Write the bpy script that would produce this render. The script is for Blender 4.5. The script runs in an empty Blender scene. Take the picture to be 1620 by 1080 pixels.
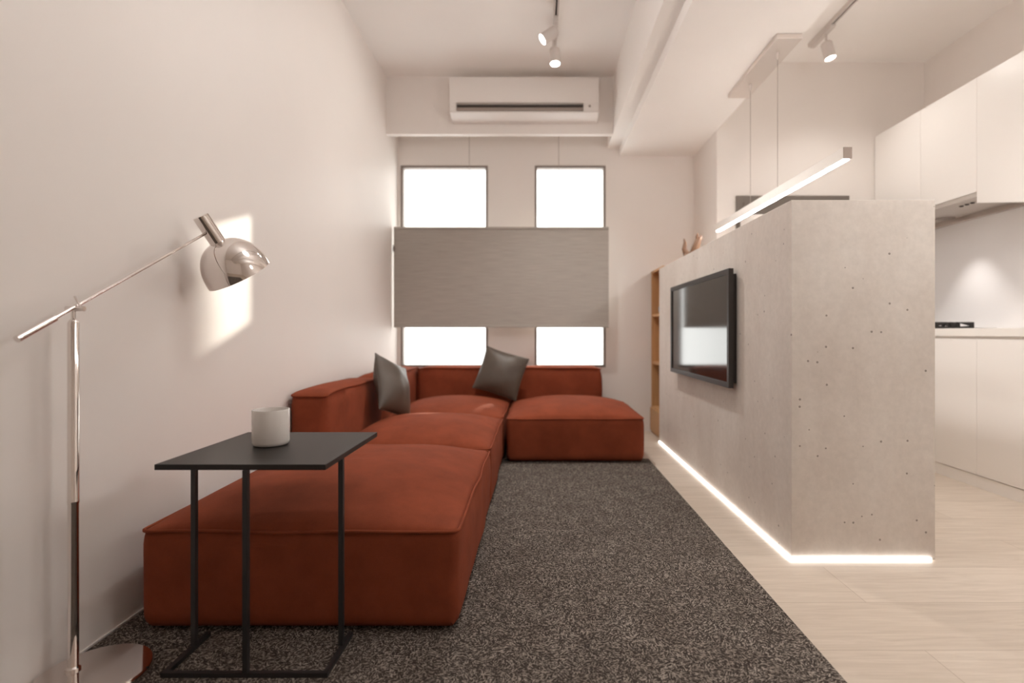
import bpy, bmesh, math, random
from mathutils import Vector, Matrix, noise
R = math.radians
PI = math.pi
scene = bpy.context.scene
COL = scene.collection

# ------------------------------------------------------------------ camera
FPX = 851.0
cam_data = bpy.data.cameras.new('camera')
cam = bpy.data.objects.new('camera', cam_data)
COL.objects.link(cam)
cam.location = (0, 0, 0.9)
cam.rotation_euler = (R(90), 0, 0)
cam_data.sensor_width = 36
cam_data.lens = FPX / 1620 * 36
cam_data.shift_x = -(849 - 810) / 1620
cam_data.shift_y = -(540 - 526) / 1620
cam_data.clip_start = 0.02
cam_data.clip_end = 200
cam_data.dof.use_dof = True
cam_data.dof.focus_distance = 1.9
cam_data.dof.aperture_fstop = 1.5
scene.camera = cam

# ------------------------------------------------------------------ view, world, sun
scene.view_settings.view_transform = 'Standard'
scene.view_settings.look = 'None'
scene.view_settings.gamma = 1
scene.view_settings.use_curve_mapping = False
scene.view_settings.exposure = 0.74
scene.cycles.max_bounces = 16
scene.cycles.diffuse_bounces = 10

world = bpy.data.worlds.new('World')
scene.world = world
world.use_nodes = True
wb = world.node_tree.nodes['Background']
wb.inputs['Color'].default_value = (1.0, 0.985, 0.97, 1)
wb.inputs['Strength'].default_value = 2.3

SUN_DIR = Vector((-1.0, -1.99, -0.75))
sun_data = bpy.data.lights.new('sun', 'SUN')
sun_data.energy = 4.8
sun_data.color = (1.0, 0.93, 0.82)
sun_data.angle = R(0.9)
sun = bpy.data.objects.new('sun', sun_data)
COL.objects.link(sun)
sun.rotation_euler = SUN_DIR.to_track_quat('-Z', 'Y').to_euler()

WARM = (1.0, 0.965, 0.92)
NEUT = (1.0, 0.93, 0.85)

# ------------------------------------------------------------------ materials
def new_mat(name):
    m = bpy.data.materials.new(name)
    m.use_nodes = True
    return m, m.node_tree, m.node_tree.nodes['Principled BSDF']

def simple(name, col, rough=0.5, metal=0.0, spec=None, coat=0.0):
    m, nt, b = new_mat(name)
    b.inputs['Base Color'].default_value = (*col, 1)
    b.inputs['Roughness'].default_value = rough
    b.inputs['Metallic'].default_value = metal
    if spec is not None: b.inputs['Specular IOR Level'].default_value = spec
    if coat: b.inputs['Coat Weight'].default_value = coat
    return m

def tc(nt, scale=(1, 1, 1), rot=(0, 0, 0)):
    t = nt.nodes.new('ShaderNodeTexCoord')
    mp = nt.nodes.new('ShaderNodeMapping')
    mp.inputs['Scale'].default_value = scale
    mp.inputs['Rotation'].default_value = rot
    nt.links.new(t.outputs['Object'], mp.inputs['Vector'])
    return mp.outputs['Vector']

def ramp(nt, fac, stops, interp='LINEAR'):
    r = nt.nodes.new('ShaderNodeValToRGB')
    r.color_ramp.interpolation = interp
    els = r.color_ramp.elements
    while len(els) < len(stops): els.new(0.5)
    for e, (p, c) in zip(els, stops):
        e.position = p
        e.color = (*c, 1) if len(c) == 3 else c
    nt.links.new(fac, r.inputs['Fac'])
    return r.outputs['Color']

def nz(nt, vec, scale, detail=4, rough=0.5, dist=0.0):
    n = nt.nodes.new('ShaderNodeTexNoise')
    n.inputs['Scale'].default_value = scale
    n.inputs['Detail'].default_value = detail
    n.inputs['Roughness'].default_value = rough
    n.inputs['Distortion'].default_value = dist
    nt.links.new(vec, n.inputs['Vector'])
    return n.outputs['Fac']

def mix(nt, a, b, fac, mode='MIX'):
    n = nt.nodes.new('ShaderNodeMix')
    n.data_type = 'RGBA'; n.blend_type = mode
    for sock, v in ((n.inputs[0], fac), (n.inputs[6], a), (n.inputs[7], b)):
        if hasattr(v, 'links') or isinstance(v, bpy.types.NodeSocket): nt.links.new(v, sock)
        elif isinstance(v, (int, float)): sock.default_value = v
        else: sock.default_value = (*v, 1)
    return n.outputs[2]

def math_n(nt, op, a, b=None):
    n = nt.nodes.new('ShaderNodeMath'); n.operation = op
    for i, v in enumerate((a, b)):
        if v is None: continue
        if isinstance(v, (int, float)): n.inputs[i].default_value = v
        else: nt.links.new(v, n.inputs[i])
    return n.outputs[0]

def bump(nt, b, h, strength=0.2, dist=0.01):
    n = nt.nodes.new('ShaderNodeBump')
    n.inputs['Strength'].default_value = strength
    n.inputs['Distance'].default_value = dist
    nt.links.new(h, n.inputs['Height'])
    nt.links.new(n.outputs['Normal'], b.inputs['Normal'])

def mat_paint(name, col, rough=0.55, amt=0.015):
    m, nt, b = new_mat(name)
    v = tc(nt)
    f = nz(nt, v, 1.3, 3)
    c = ramp(nt, f, [(0.3, tuple(x * (1 - amt) for x in col)), (0.7, tuple(min(1, x * (1 + amt)) for x in col))])
    nt.links.new(c, b.inputs['Base Color'])
    b.inputs['Roughness'].default_value = rough
    bump(nt, b, nz(nt, v, 160, 2), 0.04, 0.002)
    return m

M = {}
M['wall'] = mat_paint('warm_white_plaster', (0.82, 0.775, 0.74), 0.52)
M['ceiling'] = mat_paint('ceiling_paint', (0.92, 0.895, 0.87), 0.7)
M['white_lacquer'] = simple('white_lacquer', (0.88, 0.85, 0.82), 0.32)
M['counter'] = simple('countertop_stone', (0.86, 0.83, 0.79), 0.25)
M['splash'] = simple('glass_splashback', (0.90, 0.88, 0.88), 0.06)
M['white_plastic'] = simple('white_plastic', (0.8, 0.76, 0.73), 0.4)
M['lamp_white'] = simple('white_powder_coat', (0.62, 0.57, 0.54), 0.45)
M['dark_slot'] = simple('dark_slot', (0.05, 0.035, 0.028), 0.6)
M['vane'] = simple('grey_vane', (0.30, 0.25, 0.22), 0.5)
M['frame_brown'] = simple('taupe_window_frame', (0.22, 0.175, 0.15), 0.45)
M['door_taupe'] = simple('taupe_door', (0.17, 0.145, 0.125), 0.5)
M['chrome'] = simple('chrome', (0.80, 0.75, 0.72), 0.07, 1.0)
M['brushed'] = simple('brushed_steel', (0.66, 0.60, 0.56), 0.28, 1.0)
M['bar'] = simple('satin_aluminium', (0.82, 0.77, 0.73), 0.38, 0.7)
M['canopy'] = simple('polished_aluminium', (0.76, 0.70, 0.66), 0.32, 0.9)
M['cap'] = simple('taupe_cap', (0.26, 0.20, 0.165), 0.6)
M['cable'] = simple('steel_cable', (0.35, 0.30, 0.27), 0.4, 0.6)
M['black_metal'] = simple('black_metal', (0.022, 0.02, 0.02), 0.45)
M['table_black'] = simple('black_laminate', (0.019, 0.0155, 0.0135), 0.45, 0, 0.32)
M['tv_body'] = simple('tv_housing', (0.035, 0.03, 0.028), 0.45)
M['tv_screen'] = simple('tv_screen', (0.022, 0.019, 0.017), 0.09, 0, 0.95)
M['ceramic'] = simple('white_ceramic', (0.72, 0.69, 0.66), 0.16)
M['hood'] = simple('hood_steel', (0.60, 0.55, 0.51), 0.35, 0.35)
M['hob_glass'] = simple('hob_glass', (0.05, 0.045, 0.04), 0.15)
M['iron'] = simple('cast_iron', (0.03, 0.025, 0.022), 0.6)
M['burner_white'] = simple('burner_enamel', (0.75, 0.70, 0.66), 0.4)

def mat_emit(name, col, s):
    m = bpy.data.materials.new(name); m.use_nodes = True
    nt = m.node_tree; nt.nodes.clear()
    e = nt.nodes.new('ShaderNodeEmission'); o = nt.nodes.new('ShaderNodeOutputMaterial')
    e.inputs['Color'].default_value = (*col, 1); e.inputs['Strength'].default_value = s
    nt.links.new(e.outputs[0], o.inputs['Surface'])
    return m
M['led'] = mat_emit('led_strip', (1.0, 0.95, 0.90), 5.0)
M['led_bar'] = mat_emit('led_bar', (1.0, 0.965, 0.94), 52.0)
M['fill_globe'] = mat_emit('fill_globe_glow', (1.0, 0.98, 0.96), 5.6)  # glow of the added living room fill
M['fill_globe_kitchen'] = mat_emit('fill_globe_glow', (1.0, 0.98, 0.96), 16.0)  # glow of the added kitchen fill
M['fill_up'] = mat_emit('fill_bar_up', (1.0, 0.965, 0.94), 7.0)
M['lens'] = mat_emit('spot_lens', (1.0, 0.95, 0.86), 9.0)

def mat_glass():
    m = bpy.data.materials.new('window_glass'); m.use_nodes = True
    nt = m.node_tree; nt.nodes.clear()
    o = nt.nodes.new('ShaderNodeOutputMaterial')
    t = nt.nodes.new('ShaderNodeBsdfTransparent'); t.inputs[0].default_value = (0.97, 0.98, 0.97, 1)
    g = nt.nodes.new('ShaderNodeBsdfGlossy'); g.inputs['Roughness'].default_value = 0.02
    mx = nt.nodes.new('ShaderNodeMixShader'); mx.inputs[0].default_value = 0.06
    nt.links.new(t.outputs[0], mx.inputs[1]); nt.links.new(g.outputs[0], mx.inputs[2])
    nt.links.new(mx.outputs[0], o.inputs['Surface'])
    return m
M['glass'] = mat_glass()

def mat_concrete():
    m, nt, b = new_mat('light_concrete')
    v = tc(nt)
    big = nz(nt, tc(nt, (1, 1, 0.6)), 2.6, 6, 0.62)
    c = ramp(nt, big, [(0.28, (0.59, 0.52, 0.465)), (0.52, (0.67, 0.61, 0.555)), (0.74, (0.73, 0.68, 0.63))])
    fine = nz(nt, v, 38, 5, 0.7)
    c = mix(nt, c, ramp(nt, fine, [(0.3, (0.80, 0.80, 0.80)), (0.7, (1.10, 1.10, 1.10))]), 0.35, 'MULTIPLY')
    wisp = nz(nt, tc(nt, (1, 1, 0.35)), 9, 5, 0.7, 0.6)
    c = mix(nt, c, (0.68, 0.63, 0.58), math_n(nt, 'MULTIPLY', ramp(nt, wisp, [(0.56, (0, 0, 0)), (0.72, (1, 1, 1))]), 0.3))
    vo = nt.nodes.new('ShaderNodeTexVoronoi'); vo.inputs['Scale'].default_value = 28
    nt.links.new(v, vo.inputs['Vector'])
    sepc = nt.nodes.new('ShaderNodeSeparateColor'); nt.links.new(vo.outputs['Color'], sepc.inputs[0])
    small = math_n(nt, 'LESS_THAN', vo.outputs['Distance'], math_n(nt, 'MULTIPLY', sepc.outputs[1], 0.15))
    pick = math_n(nt, 'GREATER_THAN', sepc.outputs[0], 0.84)
    pit = math_n(nt, 'MULTIPLY', small, pick)
    c = mix(nt, c, (0.19, 0.155, 0.13), math_n(nt, 'MULTIPLY', pit, 0.8))
    nt.links.new(c, b.inputs['Base Color'])
    b.inputs['Roughness'].default_value = 0.72
    h = math_n(nt, 'SUBTRACT', fine, math_n(nt, 'MULTIPLY', pit, 2.0))
    bump(nt, b, h, 0.12, 0.004)
    return m
M['concrete'] = mat_concrete()

def mat_floor():
    m, nt, b = new_mat('pale_oak_planks')
    v = tc(nt)
    br = nt.nodes.new('ShaderNodeTexBrick')
    mp = nt.nodes.new('ShaderNodeMapping'); mp.inputs['Location'].default_value = (0.35, 0.095, 0)
    nt.links.new(v, mp.inputs['Vector']); nt.links.new(mp.outputs[0], br.inputs['Vector'])
    br.inputs['Scale'].default_value = 1
    br.inputs['Brick Width'].default_value = 1.45
    br.inputs['Row Height'].default_value = 0.27
    br.inputs['Mortar Size'].default_value = 0.0012
    br.inputs['Mortar Smooth'].default_value = 0.4
    br.offset = 0.37
    br.inputs['Color1'].default_value = (0.58, 0.50, 0.42, 1)
    br.inputs['Color2'].default_value = (0.65, 0.57, 0.49, 1)
    br.inputs['Mortar'].default_value = (0.40, 0.32, 0.25, 1)
    g = nz(nt, tc(nt, (1.2, 16, 1)), 2.4, 7, 0.62, 1.2)
    c = mix(nt, br.outputs['Color'], ramp(nt, g, [(0.3, (0.84, 0.81, 0.78)), (0.62, (1.06, 1.06, 1.06))]), 0.75, 'MULTIPLY')
    g2 = nz(nt, tc(nt, (2.0, 60, 1)), 3, 4, 0.6, 0.3)
    c = mix(nt, c, ramp(nt, g2, [(0.3, (0.90, 0.88, 0.86)), (0.7, (1.05, 1.05, 1.05))]), 0.6, 'MULTIPLY')
    nt.links.new(c, b.inputs['Base Color'])
    b.inputs['Roughness'].default_value = 0.36
    bump(nt, b, math_n(nt, 'ADD', g, br.outputs['Fac']), 0.06, 0.003)
    return m
M['floor'] = mat_floor()

def mat_rug():
    m, nt, b = new_mat('flecked_wool')
    v = tc(nt)
    def strands(scale, seed, th):
        mp = nt.nodes.new('ShaderNodeMapping'); mp.inputs['Location'].default_value = (seed, seed * 1.7, 0)
        nt.links.new(v, mp.inputs['Vector'])
        # random cell direction fields: short stretched dashes at varied angles
        rotn = nt.nodes.new('ShaderNodeTexVoronoi'); rotn.inputs['Scale'].default_value = scale / 6.5
        nt.links.new(mp.outputs[0], rotn.inputs['Vector'])
        sc_ = nt.nodes.new('ShaderNodeSeparateColor'); nt.links.new(rotn.outputs['Color'], sc_.inputs[0])
        ang = math_n(nt, 'MULTIPLY', sc_.outputs[0], 6.283)
        vr = nt.nodes.new('ShaderNodeVectorRotate'); vr.rotation_type = 'Z_AXIS'
        nt.links.new(mp.outputs[0], vr.inputs['Vector']); nt.links.new(ang, vr.inputs['Angle'])
        st = nt.nodes.new('ShaderNodeMapping'); st.inputs['Scale'].default_value = (0.28, 1, 1)
        nt.links.new(vr.outputs[0], st.inputs['Vector'])
        n = nz(nt, st.outputs[0], scale, 2, 0.5)
        return ramp(nt, n, [(th, (0, 0, 0)), (th + 0.09, (1, 1, 1))])
    s1 = strands(250, 0.0, 0.535)
    s2 = strands(290, 3.1, 0.55)
    f = math_n(nt, 'MAXIMUM', s1, s2)
    blot = nz(nt, v, 9, 3, 0.6)
    base = ramp(nt, nz(nt, v, 260, 2), [(0.3, (0.022, 0.017, 0.015)), (0.7, (0.075, 0.060, 0.051))])
    light = ramp(nt, blot, [(0.3, (0.32, 0.27, 0.23)), (0.7, (0.50, 0.44, 0.385))])
    c = mix(nt, base, light, math_n(nt, 'MULTIPLY', f, 0.8))
    nt.links.new(c, b.inputs['Base Color'])
    b.inputs['Roughness'].default_value = 0.95
    b.inputs['Specular IOR Level'].default_value = 0.1
    bump(nt, b, f, 0.5, 0.004)
    return m
M['rug'] = mat_rug()

def mat_fabric(name, c1, c2, rough=0.9, sheen=0.10, scale=1.0):
    m, nt, b = new_mat(name)
    v = tc(nt)
    f = nz(nt, v, 7 * scale, 5, 0.6)
    c = ramp(nt, f, [(0.3, c1), (0.7, c2)])
    weave = nz(nt, tc(nt, (1, 1, 3)), 420, 2, 0.6)
    c = mix(nt, c, ramp(nt, weave, [(0.3, (0.82, 0.82, 0.82)), (0.7, (1.12, 1.12, 1.12))]), 0.6, 'MULTIPLY')
    nt.links.new(c, b.inputs['Base Color'])
    b.inputs['Roughness'].default_value = rough
    b.inputs['Specular IOR Level'].default_value = 0.2
    b.inputs['Sheen Weight'].default_value = sheen
    b.inputs['Sheen Tint'].default_value = (*c2, 1)
    slub = nz(nt, tc(nt, (3, 3, 30)), 10, 4, 0.6)
    bump(nt, b, math_n(nt, 'ADD', weave, slub), 0.16, 0.003)
    return m
M['sofa'] = mat_fabric('rust_fabric', (0.200, 0.0445, 0.0185), (0.265, 0.060, 0.0255))
M['pillow'] = mat_fabric('taupe_satin', (0.078, 0.058, 0.044), (0.098, 0.075, 0.057), 0.42, 0.05)
M['pillow'].node_tree.nodes['Principled BSDF'].inputs['Specular IOR Level'].default_value = 0.55

def mat_blind():
    m, nt, b = new_mat('blind_fabric')
    s = nz(nt, tc(nt, (1.1, 1, 26)), 4.5, 5, 0.6)
    c = ramp(nt, s, [(0.3, (0.36, 0.33, 0.295)), (0.7, (0.44, 0.405, 0.365))])
    nt.links.new(c, b.inputs['Base Color'])
    b.inputs['Roughness'].default_value = 0.8
    return m
M['blind'] = mat_blind()

def mat_wood(name, c1, c2, axis=(14, 14, 1.2), rough=0.5):
    m, nt, b = new_mat(name)
    g = nz(nt, tc(nt, axis), 3, 6, 0.6, 1.0)
    nt.links.new(ramp(nt, g, [(0.3, c1), (0.7, c2)]), b.inputs['Base Color'])
    b.inputs['Roughness'].default_value = rough
    bump(nt, b, g, 0.08, 0.002)
    return m
M['oak'] = mat_wood('golden_oak', (0.50, 0.27, 0.115), (0.62, 0.36, 0.17))
M['driftwood'] = mat_wood('driftwood', (0.13, 0.065, 0.036), (0.22, 0.12, 0.068))

# ------------------------------------------------------------------ helpers
def tag(o, label=None, cat=None, group=None, kind=None):
    if label: o['label'] = label
    if cat: o['category'] = cat
    if group: o['group'] = group
    if kind: o['kind'] = kind
    return o

def empty(name, loc=(0, 0, 0), label=None, cat=None, group=None, kind=None):
    o = bpy.data.objects.new(name, None)
    COL.objects.link(o)
    o.location = loc
    o.empty_display_size = 0.05
    return tag(o, label, cat, group, kind)

def build(name, bm, mat, parent=None, smooth=False, loc=(0, 0, 0), rot=(0, 0, 0), angle=None):
    me = bpy.data.meshes.new(name)
    bmesh.ops.recalc_face_normals(bm, faces=bm.faces[:])
    bm.to_mesh(me); bm.free()
    me.materials.append(mat)
    if smooth or angle:
        for p in me.polygons: p.use_smooth = True
    if angle:
        me.set_sharp_from_angle(angle=R(angle))
    o = bpy.data.objects.new(name, me)
    COL.objects.link(o)
    o.location = loc; o.rotation_euler = rot
    if parent: o.parent = parent
    return o

def box(bm, x0, x1, y0, y1, z0, z1, bev=0.0, seg=2):
    vs = [bm.verts.new((x, y, z)) for z in (z0, z1) for x, y in ((x0, y0), (x1, y0), (x1, y1), (x0, y1))]
    fs = [(0, 3, 2, 1), (4, 5, 6, 7), (0, 1, 5, 4), (1, 2, 6, 5), (2, 3, 7, 6), (3, 0, 4, 7)]
    faces = [bm.faces.new([vs[i] for i in f]) for f in fs]
    if bev:
        es = list({e for f in faces for e in f.edges})
        bmesh.ops.bevel(bm, geom=es, offset=bev, segments=seg, profile=0.6, affect='EDGES')
    return bm

def BX(*a, **k):
    return box(bmesh.new(), *a, **k)

def prism(bm, pts, axis, a0, a1):
    """polygon pts in the plane across `axis`, swept from a0 to a1"""
    def mk(p, a):
        if axis == 'x': return (a, p[0], p[1])
        if axis == 'y': return (p[0], a, p[1])
        return (p[0], p[1], a)
    lo = [bm.verts.new(mk(p, a0)) for p in pts]
    hi = [bm.verts.new(mk(p, a1)) for p in pts]
    n = len(pts)
    bm.faces.new(lo); bm.faces.new(hi[::-1])
    for i in range(n):
        bm.faces.new((lo[i], lo[(i + 1) % n], hi[(i + 1) % n], hi[i]))
    return bm

def tube(bm, pts, r, n=12, closed=False):
    pts = [Vector(p) for p in pts]
    rs = r if isinstance(r, (list, tuple)) else [r] * len(pts)
    rings = []
    m = len(pts)
    up = None
    for i, p in enumerate(pts):
        if closed:
            t = (pts[(i + 1) % m] - pts[i - 1]).normalized()
        else:
            t = (pts[min(i + 1, m - 1)] - pts[max(i - 1, 0)]).normalized()
        if up is None:
            up = Vector((0, 0, 1)) if abs(t.z) < 0.9 else Vector((1, 0, 0))
        a = (up - t * up.dot(t)).normalized(); up = a
        b_ = t.cross(a)
        rings.append([bm.verts.new(p + (a * math.cos(2 * PI * k / n) + b_ * math.sin(2 * PI * k / n)) * rs[i]) for k in range(n)])
    rng = range(m) if closed else range(m - 1)
    for i in rng:
        A, B = rings[i], rings[(i + 1) % m]
        for k in range(n):
            bm.faces.new((A[k], A[(k + 1) % n], B[(k + 1) % n], B[k]))
    if not closed:
        bm.faces.new(rings[0][::-1]); bm.faces.new(rings[-1])
    return bm

def lathe(bm, prof, n=32, mat=None):
    """prof: list of (r, z); r=0 ends close to a pole"""
    rings = []
    for r, z in prof:
        if r < 1e-6: rings.append([bm.verts.new((0, 0, z))])
        else: rings.append([bm.verts.new((r * math.cos(2 * PI * k / n), r * math.sin(2 * PI * k / n), z)) for k in range(n)])
    for A, B in zip(rings, rings[1:]):
        for k in range(n):
            k2 = (k + 1) % n
            if len(A) == 1 and len(B) == 1: continue
            if len(A) == 1: bm.faces.new((A[0], B[k], B[k2]))
            elif len(B) == 1: bm.faces.new((A[k], A[k2], B[0]))
            else: bm.faces.new((A[k], A[k2], B[k2], B[k]))
    if mat is not None:
        bm.transform(mat)
    return bm

def axis_matrix(origin, direction):
    """maps local +Z to direction, local origin to origin"""
    return Matrix.Translation(Vector(origin)) @ Vector(direction).normalized().to_track_quat('Z', 'Y').to_matrix().to_4x4()

def struct(name, bm, mat, **k):
    return tag(build(name, bm, mat, **k), kind='structure')

# ------------------------------------------------------------------ room shell
XL, XR = -1.272, 3.10          # left and right walls
YB, YR = 4.92, -2.6            # window wall, rear wall
ZC = 3.06                      # ceiling
struct('floor', BX(XL - .15, XR + .15, YR - .15, YB + .3, -.1, 0), M['floor'])
struct('ceiling', BX(XL - .15, XR + .15, YR - .15, YB + .3, ZC, ZC + .12), M['ceiling'])
struct('wall_left', BX(XL - .15, XL, YR - .15, YB + .3, 0, ZC), M['wall'])
struct('wall_right', BX(XR, XR + .15, YR - .15, YB + .3, 0, ZC), M['wall'])

def wall_with_openings(name, x0, x1, y0, y1, holes, mat):
    xs = sorted({x0, x1, *[h[0] for h in holes], *[h[1] for h in holes]})
    zs = sorted({0, ZC, *[h[2] for h in holes], *[h[3] for h in holes]})
    bm = bmesh.new()
    # face-sharing grid of cells, openings left out
    for ys in ((y0, -1), (y1, 1)):
        pass
    cell = lambda i, j: not any(h[0] <= (xs[i] + xs[i + 1]) / 2 <= h[1] and h[2] <= (zs[j] + zs[j + 1]) / 2 <= h[3] for h in holes)
    V = {}
    def v(i, j, y):
        k = (i, j, y)
        if k not in V: V[k] = bm.verts.new((xs[i], y, zs[j]))
        return V[k]
    nx, nzz = len(xs) - 1, len(zs) - 1
    full = lambda i, j: 0 <= i < nx and 0 <= j < nzz and cell(i, j)
    for i in range(nx):
        for j in range(nzz):
            if not cell(i, j): continue
            for y in (y0, y1):
                bm.faces.new((v(i, j, y), v(i + 1, j, y), v(i + 1, j + 1, y), v(i, j + 1, y)))
            for di, dj, a, b_ in ((-1, 0, (i, j), (i, j + 1)), (1, 0, (i + 1, j), (i + 1, j + 1)), (0, -1, (i, j), (i + 1, j)), (0, 1, (i, j + 1), (i + 1, j + 1))):
                if not full(i + di, j + dj):
                    bm.faces.new((v(*a, y0), v(*b_, y0), v(*b_, y1), v(*a, y1)))
    return struct(name, bm, mat)

W1 = (-1.243, -.447, .585, 2.426)
W2 = (-.017, .630, .585, 2.426)
wall_with_openings('wall_back', XL, XR, YB, YB + .15, [W1, W2], M['wall'])
struct('wall_rear', BX(XL, XR, YR - .15, YR, 0, ZC), M['wall'])

def window(name, w, y, mullion=False, sign=1):
    x0, x1, z0, z1 = w
    t, d = .020, .06
    bm = bmesh.new()
    box(bm, x0, x0 + t, y, y + d, z0, z1); box(bm, x1 - t, x1, y, y + d, z0, z1)
    box(bm, x0 + t, x1 - t, y, y + d, z0, z0 + t); box(bm, x0 + t, x1 - t, y, y + d, z1 - t, z1)
    if mullion: box(bm, (x0 + x1) / 2 - .03, (x0 + x1) / 2 + .03, y, y + d, z0 + t, z1 - t)
    f = struct(name, bm, M['frame_brown'])
    build('pane', BX(x0 + t, x1 - t, y + .028, y + .032, z0 + t, z1 - t), M['glass'], f)
    return f
window('window_1', W1, YB - .004)
window('window_2', W2, YB - .004)

# dropped ceiling over the middle, with its two-step left edge
struct('trim_1', prism(bmesh.new(), [(.647, 2.59), (.757, 2.59), (.757, 2.513), (1.44, 2.513), (1.44, ZC), (.647, ZC)], 'y', YR, YB), M['ceiling'])
# fascia in front of the blind pocket
struct('trim_2', BX(XL, .647, 4.55, 4.60, 2.578, ZC), M['wall'])
# kitchen end wall: solid block with a doorway panel
struct('wall_kitchen', BX(1.44, XR, 4.30, YB, 0, ZC), M['wall'])
d = struct('door_1', BX(1.59, 2.49, 4.282, 4.30, 0, 1.99), M['door_taupe'])
bm = bmesh.new(); box(bm, 1.645, 2.435, 4.272, 4.282, .0, 1.935, .003); build('door_leaf', bm, M['door_taupe'], d)
bm = bmesh.new(); tube(bm, [(2.37, 4.272, 1.0), (2.37, 4.235, 1.0), (2.25, 4.235, 1.0)], .009); build('door_handle', bm, M['brushed'], d, True)
# thin base line along the left wall
struct('baseboard_left', BX(XL, XL + .006, YR, YB, 0, .012), M['wall'])

# added unseen blockers outside, placed to cut the low sun to one patch
sb = empty('sun_blocker_far', (6.4, 20.5, 0), 'unseen far slab added outside to keep sun off the left window', 'blocker')
build('wall', BX(-.9, 1.12, -.5, 3, -3, 14), M['wall'], sb)
build('blocker_top', BX(-1.0, 1.2, -.6, 3.1, 14, 14.3), M['frame_brown'], sb)
sb = empty('sun_blocker_near', (4.0, 9.0, 0), 'unseen added building right outside the windows', 'blocker')
BLOCKER_X = 2.365
build('wall', BX(BLOCKER_X - 4.0, 3.2, 0, .35, -3, 8), M['wall'], sb)
build('blocker_cap', BX(BLOCKER_X - 4.0, 3.2, -.03, .38, 8, 8.12), M['frame_brown'], sb)

# ------------------------------------------------------------------ rug
bm = bmesh.new()
box(bm, XL + .012, .790, -.9, 3.80, .001, .012, .004, 2)
tag(build('area_rug', bm, M['rug'], smooth=False), 'dark brown rug flecked with beige under the rust sofa', 'rug')
RUG_Z = .012

# ------------------------------------------------------------------ sofa
def rounded_rect(w, d, r, n_side=22, n_c=5):
    """points of a rounded rectangle centred on the origin"""
    pts = []
    hx, hy = w / 2, d / 2
    cs = [(hx - r, hy - r, 0), (-hx + r, hy - r, 90), (-hx + r, -hy + r, 180), (hx - r, -hy + r, 270)]
    for ci, (cx, cy, a0) in enumerate(cs):
        for k in range(n_c + 1):
            a = R(a0 + 90 * k / n_c)
            pts.append(Vector((cx + r * math.cos(a), cy + r * math.sin(a))))
        nx, ny, na = cs[(ci + 1) % 4]
        a = R(na)
        q = Vector((nx + r * math.cos(a), ny + r * math.sin(a)))
        p = pts[-1].copy()
        for k in range(1, n_side):
            pts.append(p.lerp(q, k / n_side))
    return pts

def cushion(w, d, z0, he, crown, seed=0, r=.03, bulge=.006, wr=.006, flat=.62, low=True, sag=0.0):
    """soft upholstered block; returns (bmesh body, bmesh piping)"""
    bm = bmesh.new()
    P = rounded_rect(w, d, r)
    n = len(P)
    S = Vector((seed * 3.7, seed * 1.3, seed * 2.1))
    def wob(p, s=3.2):
        return noise.noise(Vector((p[0], p[1], p[2])) * s + S)
    def sagz(x, y):
        m_ = abs(x) / (w / 2) if w > d else abs(y) / (d / 2)
        return -sag * m_ ** 9
    rings = []
    L = 16
    for j in range(L + 1):
        t = j / L
        z = z0 + (he - z0) * t
        off = bulge * math.sin(PI * min(1, t * 1.0)) ** .7 if 0 < t < 1 else 0
        inset = 0
        if t < .12: inset = -.018 * (1 - t / .12) ** 2 if low else 0
        if t > .9: inset = -.006 * ((t - .9) / .1)
        ring = []
        for p in P:
            u, v = abs(p.x) / (w / 2), abs(p.y) / (d / 2)
            dirv = Vector((p.x / (w / 2) if u > v * .98 else 0, p.y / (d / 2) if v > u * .98 else 0))
            edge = 1 - (min(u, v) ** 5)
            o = off * edge + inset + wr * wob((p.x, p.y, z * 1.4), 5) * (1 if 0 < t else 0)
            dd = dirv.normalized() if dirv.length else Vector((0, 0))
            q = p + dd * o
            ring.append(bm.verts.new((q.x, q.y, z + sagz(p.x, p.y) * t ** 3 + (wr * .8 * wob((p.x, p.y, 7), 4) if t == 1 else 0))))
        rings.append(ring)
    K = 20
    top = []
    for j in range(1, K + 1):
        s = 1 - j / K
        s = 1 - (1 - s) ** 1.15 if s > 0 else 0
        if j == K:
            c = bm.verts.new((0, 0, he + crown + wr * wob((0, 0, 3), 3)))
            break
        ring = []
        for p in P:
            x, y = p.x * s, p.y * s
            u, v = abs(x) / (w / 2), abs(y) / (d / 2)
            f = max(0, (1 - u ** 2.3) * (1 - v ** 2.3)) ** flat
            wrk = wr * (wob((x, y, 3), 3.5) * 1.2 + .55 * wob((x * 3, y * 3, 1), 3) * (max(u, v) ** 3)
                        + 1.1 * noise.noise(Vector((x * 9 + y * 2, y * 9, 2)) + S) * (u * v) ** 2)
            ring.append(bm.verts.new((x, y, he + crown * f + sagz(x, y) + wrk * min(1, (1 - s) * 5))))
        top.append(ring)
    allr = rings + top
    for A, B in zip(allr, allr[1:]):
        for k in range(n):
            bm.faces.new((A[k], A[(k + 1) % n], B[(k + 1) % n], B[k]))
    for k in range(n):
        bm.faces.new((allr[-1][k], allr[-1][(k + 1) % n], c))
    bm.faces.new(rings[0][::-1])
    seam = [v.co.copy() for v in rings[-1]]
    bp = bmesh.new()
    cen = Vector((0, 0, 0))
    sp = []
    for q in seam:
        o = Vector((q.x, q.y, 0)).normalized() * .004
        sp.append((q.x + o.x, q.y + o.y, q.z + .0015))
    tube(bp, sp, .0055, 6, closed=True)
    return bm, bp

def block(parent, name, x0, x1, y0, y1, z0, he, crown, seed, base, **k):
    cx, cy = (x0 + x1) / 2, (y0 + y1) / 2
    b, p = cushion(x1 - x0, y1 - y0, z0, he, crown, seed, **k)
    o = build(name, b, M['sofa'], parent, True, (cx - base[0], cy - base[1], -base[2]))
    build('piping', p, M['sofa'], o, True)
    return o

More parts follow.
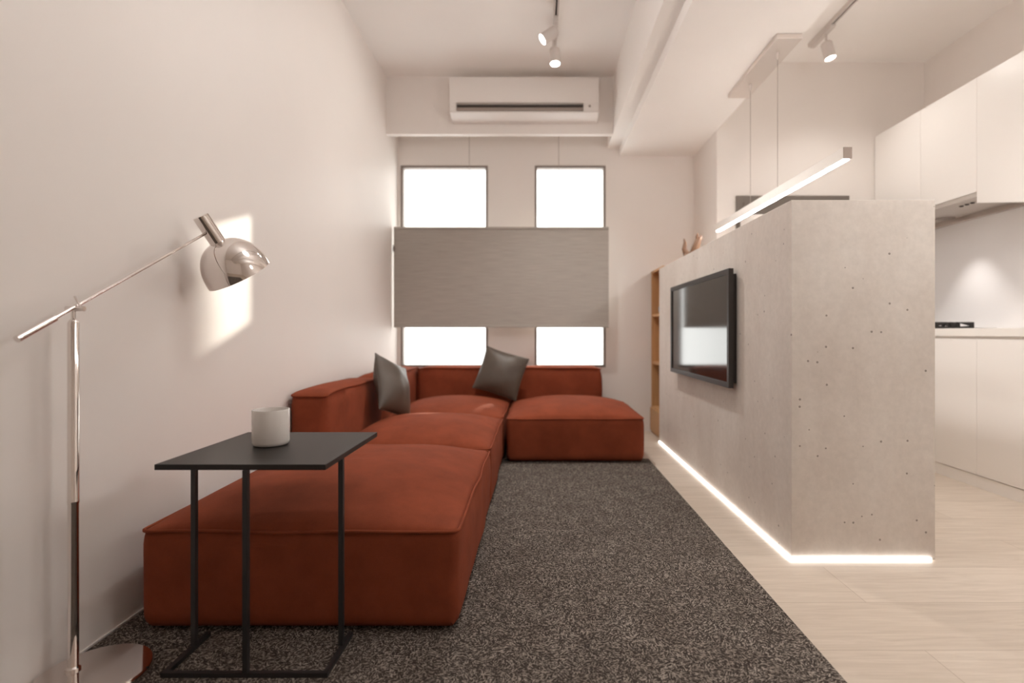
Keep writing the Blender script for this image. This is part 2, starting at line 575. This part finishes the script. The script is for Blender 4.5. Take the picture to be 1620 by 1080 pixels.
def foot(parent, x, y, base):
    bm = bmesh.new()
    lathe(bm, [(0, RUG_Z), (.018, RUG_Z), (.018, .034), (0, .034)], 12)
    build('foot', bm, M['black_metal'], parent, False, (x - base[0], y - base[1], -base[2]))

def sofa_module(label, x0, x1, y0, y1, seed, backs=(), he=.308, crown=.097):
    base = ((x0 + x1) / 2, (y0 + y1) / 2, 0)
    t = empty('sofa_module', base, label, 'sofa')
    block(t, 'seat', x0, x1, y0, y1, .022, he, crown, seed, base)
    for i, (a0, a1, b0, b1) in enumerate(backs):
        block(t, 'backrest', a0, a1, b0, b1,   .022, .592, .024, seed + 5 + i, base, r=.035, bulge=.012, wr=.008, sag=.015)
    for fx in (x0 + .1, x1 - .1):
        for fy in (y0 + .1, y1 - .1):
            foot(t, fx, fy, base)
    return t

sofa_module('large rust fabric ottoman block in front, beside the black side table', -1.178, -.232, 1.594, 2.696, 1)
sofa_module('rust sofa module with a backrest along the left wall, behind the front ottoman', -1.035, -.232, 2.718, 3.686, 2,
            [(-1.248, -1.056, 2.718, 3.686)])
sofa_module('rust corner sofa module under the left window, with two backrests', -1.035, -.230, 3.708, 4.620, 3,
            [(-1.248, -1.056, 3.708, 4.850), (-1.035, -.230, 4.645, 4.850)], he=.310, crown=.090)
sofa_module('rust chaise block at the far end, right of the corner module', -.204, .738, 3.674, 4.620, 4,
            [(-.204, .560, 4.645, 4.850)])

# ------------------------------------------------------------------ pillows
def pillow(label, loc, rot, w=.42, h=.42, t=.065, seed=0):
    bm = bmesh.new()
    N = 22
    def pt(i, j, s):
        u, v = -1 + 2 * i / N, -1 + 2 * j / N
        # denser sampling towards the border
        u = math.sin(u * PI / 2); v = math.sin(v * PI / 2)
        x = u * w / 2 * (1 - .055 * (1 - v * v))
        y = v * h / 2 * (1 - .055 * (1 - u * u))
        f = max(0, (1 - u * u) * (1 - v * v)) ** .55
        z = s * t * f * (1 + .12 * noise.noise(Vector((u * 2, v * 2, seed + s)))) 
        z += .012 * noise.noise(Vector((u * 1.3, v * 1.3, seed)))
        return (x, y, z)
    grid = {}
    for s in (1, -1):
        for i in range(N + 1):
            for j in range(N + 1):
                border = i in (0, N) or j in (0, N)
                if s == -1 and border: grid[(i, j, s)] = grid[(i, j, 1)]
                else: grid[(i, j, s)] = bm.verts.new(pt(i, j, s))
    for s in (1, -1):
        for i in range(N):
            for j in range(N):
                f = [grid[(i, j, s)], grid[(i + 1, j, s)], grid[(i + 1, j + 1, s)], grid[(i, j + 1, s)]]
                bm.faces.new(f if s == 1 else f[::-1])
    o = build('throw_pillow', bm, M['pillow'], None, True, loc)
    o.rotation_euler = rot
    bp = bmesh.new()
    per = [(i, 0) for i in range(N)] + [(N, j) for j in range(N)] + [(i, N) for i in range(N, 0, -1)] + [(0, j) for j in range(N, 0, -1)]
    tube(bp, [pt(i, j, 0) for i, j in per], .003, 6, closed=True)
    build('piping', bp, M['pillow'], o, True)
    return tag(o, label, 'pillow', 'taupe throw pillows on the sofa')

def frame_rot(normal, roll):
    """rotation whose +Z is normal, with the in-plane square turned by roll"""
    nrm = Vector(normal).normalized()
    up = Vector((0, 0, 1)); yv = (up - nrm * up.dot(nrm)).normalized(); xv = yv.cross(nrm)
    m = Matrix((xv, yv, nrm)).transposed()
    return (m @ Matrix.Rotation(roll, 3, 'Z')).to_euler()

pillow('taupe throw pillow standing against the left wall backrest', (-.928, 3.47, .546), frame_rot((1.0, -.22, .30), R(-20)), .365, .365, .08, 1)
pillow('taupe throw pillow tilted against the backrest below the window, in the sofa corner', (-.297, 4.50, .562), frame_rot((.06, -1, .32), R(-18)), .375, .375, .07, 4)

# ------------------------------------------------------------------ side table and mug
TX0, TX1, TY0, TY1, TZ = -.987, -.545, 1.388, 1.840, .560
base = ((TX0 + TX1) / 2, (TY0 + TY1) / 2, RUG_Z)
tb = empty('side_table', base, 'black side table with square top and thin metal legs beside front ottoman', 'table')
def at_table(name, bm, mat, **k):
    bm.transform(Matrix.Translation((-base[0], -base[1], -base[2])))
    return build(name, bm, mat, tb, **k)
at_table('table_top', BX(TX0, TX1, TY0, TY1, TZ - .015, TZ, .0015), M['table_black'])
q = .0065
XA, XC, XF = -.962, -.545, -.751
YF, YL = 1.390, 1.512
at_table('leg', BX(XA - q, XA + q, YL - q, YL + q, RUG_Z + .012, TZ - .015), M['black_metal'])
at_table('leg', BX(XC - q - .004, XC + q - .004, YL - q, YL + q, RUG_Z + .012, TZ - .015), M['black_metal'])
at_table('leg', BX(XF - q, XF + q, YF - q, YF + q, RUG_Z + .012, TZ - .015), M['black_metal'])
bm = bmesh.new()
box(bm, XA - q, XC + q, YF - q, YF + q, RUG_Z, RUG_Z + .012)
box(bm, XA - q, XA + q, YF + q, 1.578, RUG_Z, RUG_Z + .012)
box(bm, XC - q, XC + q, YF + q, 1.578, RUG_Z, RUG_Z + .012)
at_table('base_frame', bm, M['black_metal'])

bm = bmesh.new()
ro, ri, hh = .0525, .0485, .108
prof = [(0, 0), (ro - .012, 0), (ro - .003, .004), (ro, .013), (ro, hh - .002), (ro - .001, hh), (ri + .001, hh), (ri, hh - .003), (ri, .014), (ri - .008, .008), (0, .007)]
lathe(bm, prof, 48)
mug = build('cup', bm, M['ceramic'], None, True, (-.806, 1.632, TZ), angle=50)
tag(mug, 'white ceramic cup on the black side table', 'cup')

# ------------------------------------------------------------------ floor lamp
LB = Vector((-1.198, 1.391, 0))
lamp = empty('floor_lamp', (LB.x, LB.y, 0), 'chrome floor lamp with dome shade on a counterweighted arm by the left wall', 'lamp')
def at_lamp(name, bm, mat, parent=None, **k):
    bm.transform(Matrix.Translation((-LB.x, -LB.y, 0)))
    return build(name, bm, mat, parent or lamp, **k)
bm = lathe(bmesh.new(), [(0, .0125), (.1235, .0125), (.128, .017), (.128, .024), (.124, .029), (0, .031)], 72, Matrix.Translation((-1.1405, 1.384, 0)))
at_lamp('lamp_base', bm, M['chrome'], angle=40)
bm = lathe(bmesh.new(), [(0, .03), (.017, .03), (.017, .036), (.0118, .040), (.0118, .458), (.0128, .460), (.0128, .466), (.0122, .468), (.0122, .925), (.009, .932), (.005, .936), (.005, .958), (0, .958)], 28, Matrix.Translation(LB))
at_lamp('pole', bm, M['chrome'], angle=35)
J = Vector((-1.192, 1.391, .968))
DA = Vector((.024, .5, .278)).normalized()
A_end = J + Vector((.024, .5, .278))
W_end = J - Vector((.024, .5, .278)) * .300
bm = bmesh.new(); tube(bm, [W_end + DA * .02, A_end + DA * .03], .0048, 12); at_lamp('arm', bm, M['chrome'], angle=40)
bm = bmesh.new(); tube(bm, [W_end, W_end + DA * .105], .0085, 24); at_lamp('counterweight', bm, M['chrome'], angle=40)
jt = bmesh.new()
tube(jt, [J + Vector((-.024, 0, -.006)), J + Vector((.022, 0, -.006))], .0068, 20)
jo = at_lamp('joint', jt, M['chrome'], angle=40)
bm = bmesh.new(); tube(bm, [J + Vector((.012, 0, -.002)), J + Vector((.000, -.003, .026))], [.0022, .0030], 10)
at_lamp('wing_screw', bm, M['chrome'], angle=40)
# shade: socket tube and dome on a tilted axis
AX = Vector((.17, .25, -.44)).normalized()
APEX = Vector((-1.143, 1.925, 1.226))
sock0 = APEX - AX * .098
bm = bmesh.new(); tube(bm, [sock0, APEX + AX * .006], .0265, 32)
lampsh_socket = at_lamp('socket', bm, M['chrome'], angle=40)
bm = bmesh.new(); tube(bm, [A_end + DA * .0, A_end + DA * .045], .0062, 16); at_lamp('arm_joint', bm, M['chrome'], angle=40)
prof = []
RS, HS = .115, .138
for k in range(0, 25):
    a = PI / 2 * k / 24
    prof.append((RS * math.sin(a) ** .82 if k else 0, HS * (1 - math.cos(a))))
inner = [(max(0, r - .0018), min(HS, z + .0018)) for r, z in prof][::-1]
inner[-1] = (0, .002)
bm = lathe(bmesh.new(), prof + inner, 64, axis_matrix(APEX, AX))
at_lamp('lamp_shade', bm, M['chrome'], smooth=True, angle=60)
bm = lathe(bmesh.new(), [(0, .012), (.014, .012), (.016, .03), (.026, .055), (.026, .068), (.018, .084), (0, .09)], 24, axis_matrix(APEX, AX))
at_lamp('bulb', bm, simple('opal_glass', (.8, .77, .72), .3), smooth=True)

# ------------------------------------------------------------------ concrete partition, light strip and television
BX0, BX1, BY0, BY1, BZ = 1.010, 1.580, 2.133, 4.430, 1.426
part = empty('concrete_partition', ((BX0 + BX1) / 2, (BY0 + BY1) / 2, 0), 'low pale concrete partition wall with a glowing base', 'partition')
def at_part(name, bm, mat, **k):
    bm.transform(Matrix.Translation((-(BX0 + BX1) / 2, -(BY0 + BY1) / 2, 0)))
    return build(name, bm, mat, part, **k)
at_part('body', BX(BX0, BX1, BY0, BY1, .001, BZ, .0015), M['concrete'])
bm = bmesh.new()
box(bm, BX0 - .008, BX1 - .018, BY0 - .008, BY0 - .0005, .002, .009)
box(bm, BX0 - .008, BX0 - .0005, BY0 - .0005, BY1 - .01, .002, .009)
at_part('light_strip', bm, M['led'])

tv = empty('television', (.985, 3.27, .62), 'black flat television mounted on the concrete partition', 'television')
def at_tv(name, bm, mat, parent=None, **k):
    bm.transform(Matrix.Translation((-.985, -3.27, -.62)))
    return build(name, bm, mat, parent or tv, **k)
TY_0, TY_1, TZ0, TZ1 = 2.690, 3.860, .622, 1.222
bm = bmesh.new()
bz = .026
box(bm, .960, .984, TY_0, TY_0 + bz, TZ0, TZ1); box(bm, .960, .984, TY_1 - bz, TY_1, TZ0, TZ1)
box(bm, .960, .984, TY_0 + bz, TY_1 - bz, TZ0, TZ0 + bz); box(bm, .960, .984, TY_0 + bz, TY_1 - bz, TZ1 - bz, TZ1)
at_tv('bezel', bm, M['tv_body'])
at_tv('screen', BX(.967, .982, TY_0 + bz - .001, TY_1 - bz + .001, TZ0 + bz - .001, TZ1 - bz + .001), M['tv_screen'])
at_tv('back_housing', BX(.984, 1.0095, TY_0 + .025, TY_1 - .025, TZ0 + .024, TZ1 - .024, .003), M['tv_body'])

# driftwood ornament on the partition
dw = empty('driftwood_ornament', (1.105, 3.86, BZ), 'brown branching wooden ornament on top of the concrete partition', 'ornament')
def branch(name, pts, rs):
    bm = bmesh.new()
    P = []
    tube(bm, pts, rs, 10)
    for v in bm.verts:
        v.co += Vector((noise.noise(v.co * 40), noise.noise(v.co * 40 + Vector((5, 0, 0))), 0)) * .004
    return build(name, bm, M['driftwood'], dw, True)
branch('trunk', [(-.05, -.05, .018), (-.02, -.01, .022), (.02, .0, .028), (.06, -.03, .035)], [.018, .030, .034, .020])
branch('branch', [(-.035, -.03, .02), (-.052, -.03, .07), (-.046, -.02, .11), (-.052, -.02, .145)], [.022, .019, .014, .005])
branch('branch', [(.015, .0, .03), (.035, -.01, .09), (.048, -.02, .13), (.075, -.02, .165)], [.026, .026, .022, .008])
branch('branch', [(.048, -.02, .13), (.040, -.02, .160), (.046, -.015, .182)], [.015, .012, .005])

# ------------------------------------------------------------------ oak shelf unit behind the partition
sx0, sx1, sy0, sy1, sz1 = 1.045, 1.40, 4.455, 4.900, 1.455
shb = (1.22, 4.68, 0)
sh = empty('bookcase', shb, 'golden oak open shelf unit between the partition and the window wall', 'bookcase')
def at_sh(name, bm, parent=None, mat=None, **k):
    bm.transform(Matrix.Translation((-shb[0], -shb[1], 0)))
    return build(name, bm, mat or M['oak'], parent or sh, **k)
bm = bmesh.new()
box(bm, sx0, sx1, sy0, sy0 + .018, .0, sz1); box(bm, sx0, sx1, sy1 - .018, sy1, .0, sz1)
box(bm, sx0, sx1, sy0 + .018, sy1 - .018, sz1 - .018, sz1); box(bm, sx0, sx1, sy0 + .018, sy1 - .018, .0, .02)
at_sh('carcass', bm)
at_sh('back_panel', BX(sx1 - .01, sx1 + .0, sy0 + .018, sy1 - .018, .02, sz1 - .018))
for z in (1.062, .640, .235):
    at_sh('shelf', BX(sx0 + .005, sx1 - .01, sy0 + .018, sy1 - .018, z - .02, z))
at_sh('drawer_front', BX(sx0 - .012, sx0 + .004, sy0 + .003, sy1 - .003, .022, .225, .002))
bm = lathe(bmesh.new(), [(0, 0), (.032, 0), (.045, .03), (.045, .06), (.02, .10), (.016, .12), (.02, .13), (.015, .13), (0, .12)], 24)
tag(build('vase', bm, simple('blue_grey_glaze', (.28, .33, .40), .25), None, True, (1.115, 4.72, 1.062)), 'small blue-grey vase on the upper shelf of the oak bookcase', 'vase')
bm = lathe(bmesh.new(), [(0, 0), (.05, 0), (.055, .02), (.055, .24), (.045, .27), (.03, .28), (.025, .275), (0, .27)], 24)
tag(build('canister', bm, simple('dark_stoneware', (.06, .045, .035), .5), None, True, (1.135, 4.70, .235)), 'dark canister on the low shelf of the oak bookcase', 'jar')

# tall white cabinet that just shows over the partition
tc_ = empty('tall_cabinet', (1.86, 4.12, 0), 'white tall cabinet corner just showing above the partition, before the taupe door', 'cabinet')
build('body', BX(-.248, .25, -.10, .14, 0, 1.784, .003), M['white_lacquer'], tc_)
build('door', BX(-.244, .246, -.118, -.102, .08, 1.780, .002), M['white_lacquer'], tc_)

# ------------------------------------------------------------------ kitchen: base cabinets, worktop, hob
FX = 2.56
def base_cabinet(y0, y1, label):
    b = (2.83, (y0 + y1) / 2, 0)
    t = empty('base_cabinet', b, label, 'cabinet', 'white base cabinets under the worktop')
    def P(name, bm):
        bm.transform(Matrix.Translation((-b[0], -b[1], 0)))
        return build(name, bm, M['white_lacquer'], t)
    P('body', BX(FX + .020, XR - .002, y0 + .0005, y1 - .0005, .070, .878))
    P('door', BX(FX, FX + .018, y0 + .0012, y1 - .0012, .074, .862, .0012))
    P('plinth', BX(FX + .004, FX + .02, y0 + .0005, y1 - .0005, .0, .069))
    return t
base_cabinet(3.13, 3.80, 'white base cabinet below the hob end, partly behind the partition')
base_cabinet(2.45, 3.13, 'white base cabinet at the right edge, right of the long door gap')
base_cabinet(3.80, 4.29, 'white base cabinet in the far kitchen corner behind the partition')
tag(build('worktop', BX(FX - .004, XR - .002, 2.45, 4.29, .8785, .926, .002), M['counter']), 'pale continuous worktop over the white base cabinets', 'worktop')
struct('wall_splashback', BX(XR - .008, XR - .0005, 2.45, 4.295, .927, 1.70), M['splash'])

hb = empty('gas_hob', (2.83, 3.90, .926), 'dark glass gas hob with black pan support set on the worktop', 'hob')
build('glass_plate', BX(-.20, .20, -.36, .36, .0005, .006, .002), M['hob_glass'], hb)
def pan_support(cy):
    bm = bmesh.new()
    s_, h_ = .135, .046
    for a in (-1, 1):
        # end frame: two wedge feet joined by a low bar, a pair of prongs in the middle
        y0_, y1_ = cy + a * .135 - .006, cy + a * .135 + .006
        prism(bm, [(-s_, .0062), (-.02, .0062), (-.02, .014), (-.108, .020), (-.045, .037), (-.045, h_), (-s_, h_)], 'y', y0_, y1_)
        prism(bm, [(s_, .0062), (s_, h_), (.045, h_), (.045, .037), (.108, .020), (.02, .014), (.02, .0062)], 'y', y0_, y1_)
        prism(bm, [(-.0198, .0062), (.0198, .0062), (.0198, .016), (.032, h_), (.012, h_), (0, .020), (-.012, h_), (-.032, h_), (-.0198, .016)], 'y', y0_, y1_)
        box(bm, a * s_ - .006, a * s_ + .006, cy - .1285, cy + .1285, .0062, .016)
    for k in range(8):
        an = k * PI / 4 + PI / 8
        dx, dy = math.cos(an), math.sin(an)
        px, py = -dy * .004, dx * .004
        pts = [(.035, h_ - .008), (.035, h_), (.122, h_), (.122, .008), (.105, .008)]
        lo = [bm.verts.new((dx * r + px, cy + dy * r + py, z)) for r, z in pts]
        hi = [bm.verts.new((dx * r - px, cy + dy * r - py, z)) for r, z in pts]
        bm.faces.new(lo); bm.faces.new(hi[::-1])
        for i in range(len(pts)):
            bm.faces.new((lo[i], lo[(i + 1) % 5], hi[(i + 1) % 5], hi[i]))
    build('pan_support', bm, M['iron'], hb)
    bm = lathe(bmesh.new(), [(0, .006), (.05, .006), (.05, .018), (.032, .022), (.032, .028), (0, .030)], 28)
    build('burner', bm, M['burner_white'], hb, angle=30, loc=(0, cy, 0))
pan_support(-.115)
pan_support(.185)

# wall cabinets and hood
UX = 2.70
def wall_cabinet(y0, y1, zb, label, slant=None, mat=None):
    b = (2.9, (y0 + y1) / 2, zb)
    t = empty('wall_cabinet', b, label, 'cabinet', 'white wall cabinets above the worktop')
    zn = slant if slant is not None else zb
    def P(name, xa, xb, ya, yb, top, dz=0):
        bm = bmesh.new()
        f = lambda y: zb + (zn - zb) * (y1 - y) / (y1 - y0) + dz
        prism(bm, [(ya, f(ya)), (yb, f(yb)), (yb, top), (ya, top)], 'x', xa, xb)
        bm.transform(Matrix.Translation((-b[0], -b[1], -b[2])))
        return build(name, bm, M['white_lacquer'], t)
    P('body', UX + .020, XR - .009, y0 + .0005, y1 - .0005, 2.465)
    P('door', UX, UX + .018, y0 + .0012, y1 - .0012, 2.463, .0)
    return t
wall_cabinet(3.785, 4.295, 1.765, 'far white wall cabinet, over the end of the hood')
c2 = wall_cabinet(3.30, 3.785, 1.765, 'middle white wall cabinet above the hood buttons')
wall_cabinet(2.62, 3.30, 1.696, 'near white wall cabinet at the right edge, hanging lower than the hood', 1.545)

hd = empty('range_hood', (2.9, 3.78, 1.735), 'slim steel range hood under the white wall cabinets', 'range hood')
def at_hd(name, bm, mat, parent=None, **k):
    bm.transform(Matrix.Translation((-2.9, -3.78, -1.735)))
    return build(name, bm, mat, parent or hd, **k)
at_hd('body', BX(UX + .004, XR - .010, 3.302, 4.292, 1.735, 1.7645, .002), M['hood'])
at_hd('rear_lip', BX(XR - .045, XR - .010, 3.302, 4.292, 1.700, 1.7345, .002), M['brushed'])
for yy in (3.455, 3.50, 3.545):
    bm = lathe(bmesh.new(), [(0, 0), (.0125, 0), (.0125, .004), (.010, .006), (0, .006)], 20, axis_matrix((2.80, yy, 1.7345), (0, 0, -1)))
    at_hd('button', bm, M['dark_slot'], angle=40)
bm = lathe(bmesh.new(), [(0, 0), (.062, 0), (.062, .003), (.05, .005), (0, .005)], 32, axis_matrix((2.985, 3.93, 1.7345), (0, 0, -1)))
at_hd('light_cover', bm, M['vane'], angle=40)

# ------------------------------------------------------------------ air conditioner
ac = empty('air_conditioner', (-.10, 4.54, 2.6), 'white wall air conditioner with a dark outlet slot, above the window blind', 'air conditioner')
def at_ac(name, bm, mat, **k):
    bm.transform(Matrix.Translation((.10, -4.54, -2.6)))
    return build(name, bm, mat, ac, **k)
ax0, ax1 = -.708, .507
# casing profile in (y, z): rounded front, recessed outlet, back against the fascia
prof = [(4.548, 2.990), (4.40, 2.990), (4.386, 2.984), (4.380, 2.970), (4.378, 2.885), (4.381, 2.775), (4.420, 2.768), (4.420, 2.716), (4.386, 2.704), (4.382, 2.694), (4.392, 2.688), (4.548, 2.662)]
bm = prism(bmesh.new(), prof, 'x', ax0, ax1)
at_ac('casing', bm, M['white_plastic'], angle=25)
at_ac('end_cheek', BX(ax0, ax0 + .052, 4.384, 4.419, 2.705, 2.774), M['white_plastic'])
at_ac('end_cheek', BX(ax1 - .125, ax1, 4.384, 4.419, 2.705, 2.774), M['white_plastic'])
at_ac('outlet_slot', BX(ax0 + .052, ax1 - .125, 4.412, 4.4195, 2.742, 2.768), M['dark_slot'])
at_ac('vane', BX(ax0 + .053, ax1 - .126, 4.392, 4.411, 2.711, 2.738, .003), M['vane'])
bm = lathe(bmesh.new(), [(0, 0), (.010, 0), (.010, .003), (0, .003)], 16, axis_matrix((ax1 - .075, 4.3838, 2.745), (0, -1, 0)))
at_ac('indicator_light', bm, M['vane'])

# ------------------------------------------------------------------ window blind
bl = empty('window_blind', (-.31, 4.74, .95), 'grey-taupe fabric blind drawn across the middle of both windows', 'blind')
def at_bl(name, bm, mat, **k):
    bm.transform(Matrix.Translation((.31, -4.74, -.95)))
    return build(name, bm, mat, bl, **k)
b0, b1 = -1.258, .634
bm = bmesh.new()
box(bm, b0, b1, 4.735, 4.748, .962, 1.812)
at_bl('panel', bm, M['blind'])
at_bl('top_rail', BX(b0, b1, 4.728, 4.756, 1.808, 1.830, .004), M['blind'])
at_bl('bottom_rail', BX(b0, b1, 4.728, 4.756, .944, .966, .004), M['blind'])
for cx in (-.594, .195):
    bm = bmesh.new(); tube(bm, [(cx, 4.742, 1.83), (cx, 4.742, ZC - .005)], .0022, 8); at_bl('cord', bm, M['cable'])
bm = lathe(bmesh.new(), [(0, -.03), (.008, -.026), (.010, 0), (.008, .026), (0, .03)], 14, Matrix.Translation((b0 + .004, 4.724, 1.64)))
at_bl('cord_knob', bm, M['frame_brown'], smooth=True)

# ------------------------------------------------------------------ pendant light
PX = 1.366
pd = empty('pendant_light', (PX, 3.24, 1.66), 'long slim linear pendant light hung on two cables over the concrete partition', 'lamp')
def at_pd(name, bm, mat, **k):
    bm.transform(Matrix.Translation((-PX, -3.24, -1.66)))
    return build(name, bm, mat, pd, **k)
at_pd('canopy', BX(1.295, 1.434, 2.90, 3.64, 2.485, 2.5125, .0015), M['canopy'])
bm = bmesh.new()
box(bm, PX - .019, PX + .019, 2.365, 4.06, 1.664, 1.715, .001)
at_pd('bar', bm, M['bar'])
at_pd('end_cap', BX(PX - .0185, PX + .0185, 2.361, 2.3648, 1.6645, 1.7145), M['cap'])
at_pd('light_strip', BX(PX - .0115, PX + .0115, 2.372, 4.053, 1.6605, 1.6635), M['led_bar'])
at_pd('light_strip', BX(PX - .010, PX + .010, 2.60, 4.02, 1.7155, 1.7165), M['fill_up'])  # hidden upward strip, added to brighten soffit and ceiling
for cy in (3.05, 3.437):
    bm = bmesh.new(); tube(bm, [(PX, cy, 1.714), (PX, cy, 2.47)], .0016, 8); at_pd('cable', bm, M['cable'])
    bm = lathe(bmesh.new(), [(0, 2.444), (.004, 2.446), (.0065, 2.456), (.0065, 2.472), (.009, 2.480), (.009, 2.4848), (0, 2.4848)], 16, Matrix.Translation((PX, cy, 0)))
    at_pd('cable_grip', bm, M['brushed'], angle=40)

# ------------------------------------------------------------------ track lights
def track(label, x, y0, y1):
    t = empty('light_track', (x, (y0 + y1) / 2, ZC - .03), label, 'light track')
    L = (y1 - y0) / 2
    bm = bmesh.new()
    box(bm, -.017, -.006, -L, L, 0, .0295); box(bm, .006, .017, -L, L, 0, .0295)
    box(bm, -.006, .006, -L, L, .016, .0295)
    build('rail', bm, M['lamp_white'], t)
    build('conductor_slot', BX(-.0055, .0055, -L + .005, L - .005, .012, .0155), M['dark_slot'], t)
    return t
track('white light track running along the living room ceiling', .130, -2.2, 3.95)
track('white light track on the kitchen ceiling, beside the pendant canopy', 2.045, -1.5, 4.02)

def spot(x, y, direction, label, power, cone=60, drop=.075, blend=.9, group='white track spotlights', col=WARM, soft=.035, adapter=.10):
    """spotlight head hanging from a track; direction is where it points"""
    zt = ZC - .0305
    t = empty('track_spotlight', (x, y, zt), label, 'spotlight', group)
    D = Vector(direction).normalized()
    build('adapter', BX(-.0165, .0165, -adapter / 2, adapter, -.022, 0, .002), M['lamp_white'], t)
    piv = Vector((0, 0, -drop))
    bm = bmesh.new(); tube(bm, [(0, 0, -.02), (0, 0, -drop + .004), piv - D * .012], [.008, .008, .008], 12)
    build('stem', bm, M['lamp_white'], t, angle=40)
    head = bmesh.new()
    o = piv
    lathe(head, [(0, -.004), (.028, -.004), (.035, .002), (.038, .008), (.038, .018), (.0365, .0195), (.0365, .023), (.038, .0245), (.038, .118), (.0355, .118), (.0355, .110), (0, .110)], 36, axis_matrix(o, D))
    build('head', head, M['lamp_white'], t, angle=35)
    ln = lathe(bmesh.new(), [(0, 0), (.0352, 0), (.0352, .0025), (0, .0025)], 32, axis_matrix(o + D * .1130, D))
    build('lens', ln, M['lens'], t)
    ld = bpy.data.lights.new('spot_beam', 'SPOT')
    ld.energy = power; ld.spot_size = R(cone); ld.spot_blend = blend
    ld.shadow_soft_size = soft; ld.color = col
    lo = bpy.data.objects.new('spot_beam', ld); COL.objects.link(lo)
    lo.parent = t
    lo.location = o + D * .120
    lo.rotation_euler = D.to_track_quat('-Z', 'Y').to_euler()
    return t

spot(.130, 3.66, (-.80, -.15, -.62), 'white cylinder spotlight tilted left on the ceiling track', 18, 105)
spot(.130, 3.90, (.03, -.16, -1), 'white cylinder spotlight pointing straight down at the far end of the track', 80, 118)
spot(2.045, 3.80, (.20, -.12, -1), 'white cylinder spotlight on the kitchen ceiling track', 16, 140, drop=.085, adapter=.19)
off = 'track spotlight added above the frame as unseen fill light'
for (x, y, dv, pw) in ((.130, 1.75, (.38, .45, -1), 16), (2.045, 1.9, (.12, .22, -1), 56)):  # two extra spots added out of frame to brighten the room
    spot(x, y, dv, off, pw, 104, group='added fill spotlights out of frame')

# hood lamp washing the splashback
hl = bpy.data.lights.new('hood_beam', 'SPOT')
hl.energy = 9; hl.spot_size = R(76); hl.spot_blend = .7; hl.shadow_soft_size = .01; hl.color = (1, .96, .92)
ho = bpy.data.objects.new('hood_beam', hl); COL.objects.link(ho)
ho.parent = hd
ho.location = (2.87 - 2.9, 3.76 - 3.78, -.012)
ho.rotation_euler = Vector((.0, 0, -1)).to_track_quat('-Z', 'Y').to_euler()

# added unseen globe pair for fill light: living room and kitchen walkway, above the frame
def fill_globe(x, y, z, label, r=.17, glow='fill_globe'):
    t = empty('fill_light', (x, y, z), label, 'fill light')
    build('fill_sphere', lathe(bmesh.new(), [(r * math.sin(PI * k / 20) if 0 < k < 20 else 0, -r * math.cos(PI * k / 20)) for k in range(21)], 32), M[glow], t, True)
    build('stem', tube(bmesh.new(), [(0, 0, r - .002), (0, 0, ZC - z - .02)], .008, 12), M['brushed'], t, angle=40)
    build('fill_mount', lathe(bmesh.new(), [(0, ZC - z - .022), (.05, ZC - z - .02), (.055, ZC - z - .0005), (0, ZC - z - .0005)], 28), M['brushed'], t, angle=40)
fill_globe(-.05, 1.78, 2.42, 'unseen globe lamp on the living room ceiling, above the frame', .22)
fill_globe(1.70, 1.15, 1.98, 'unseen globe lamp on the kitchen ceiling, above the frame', .17, 'fill_globe_kitchen')
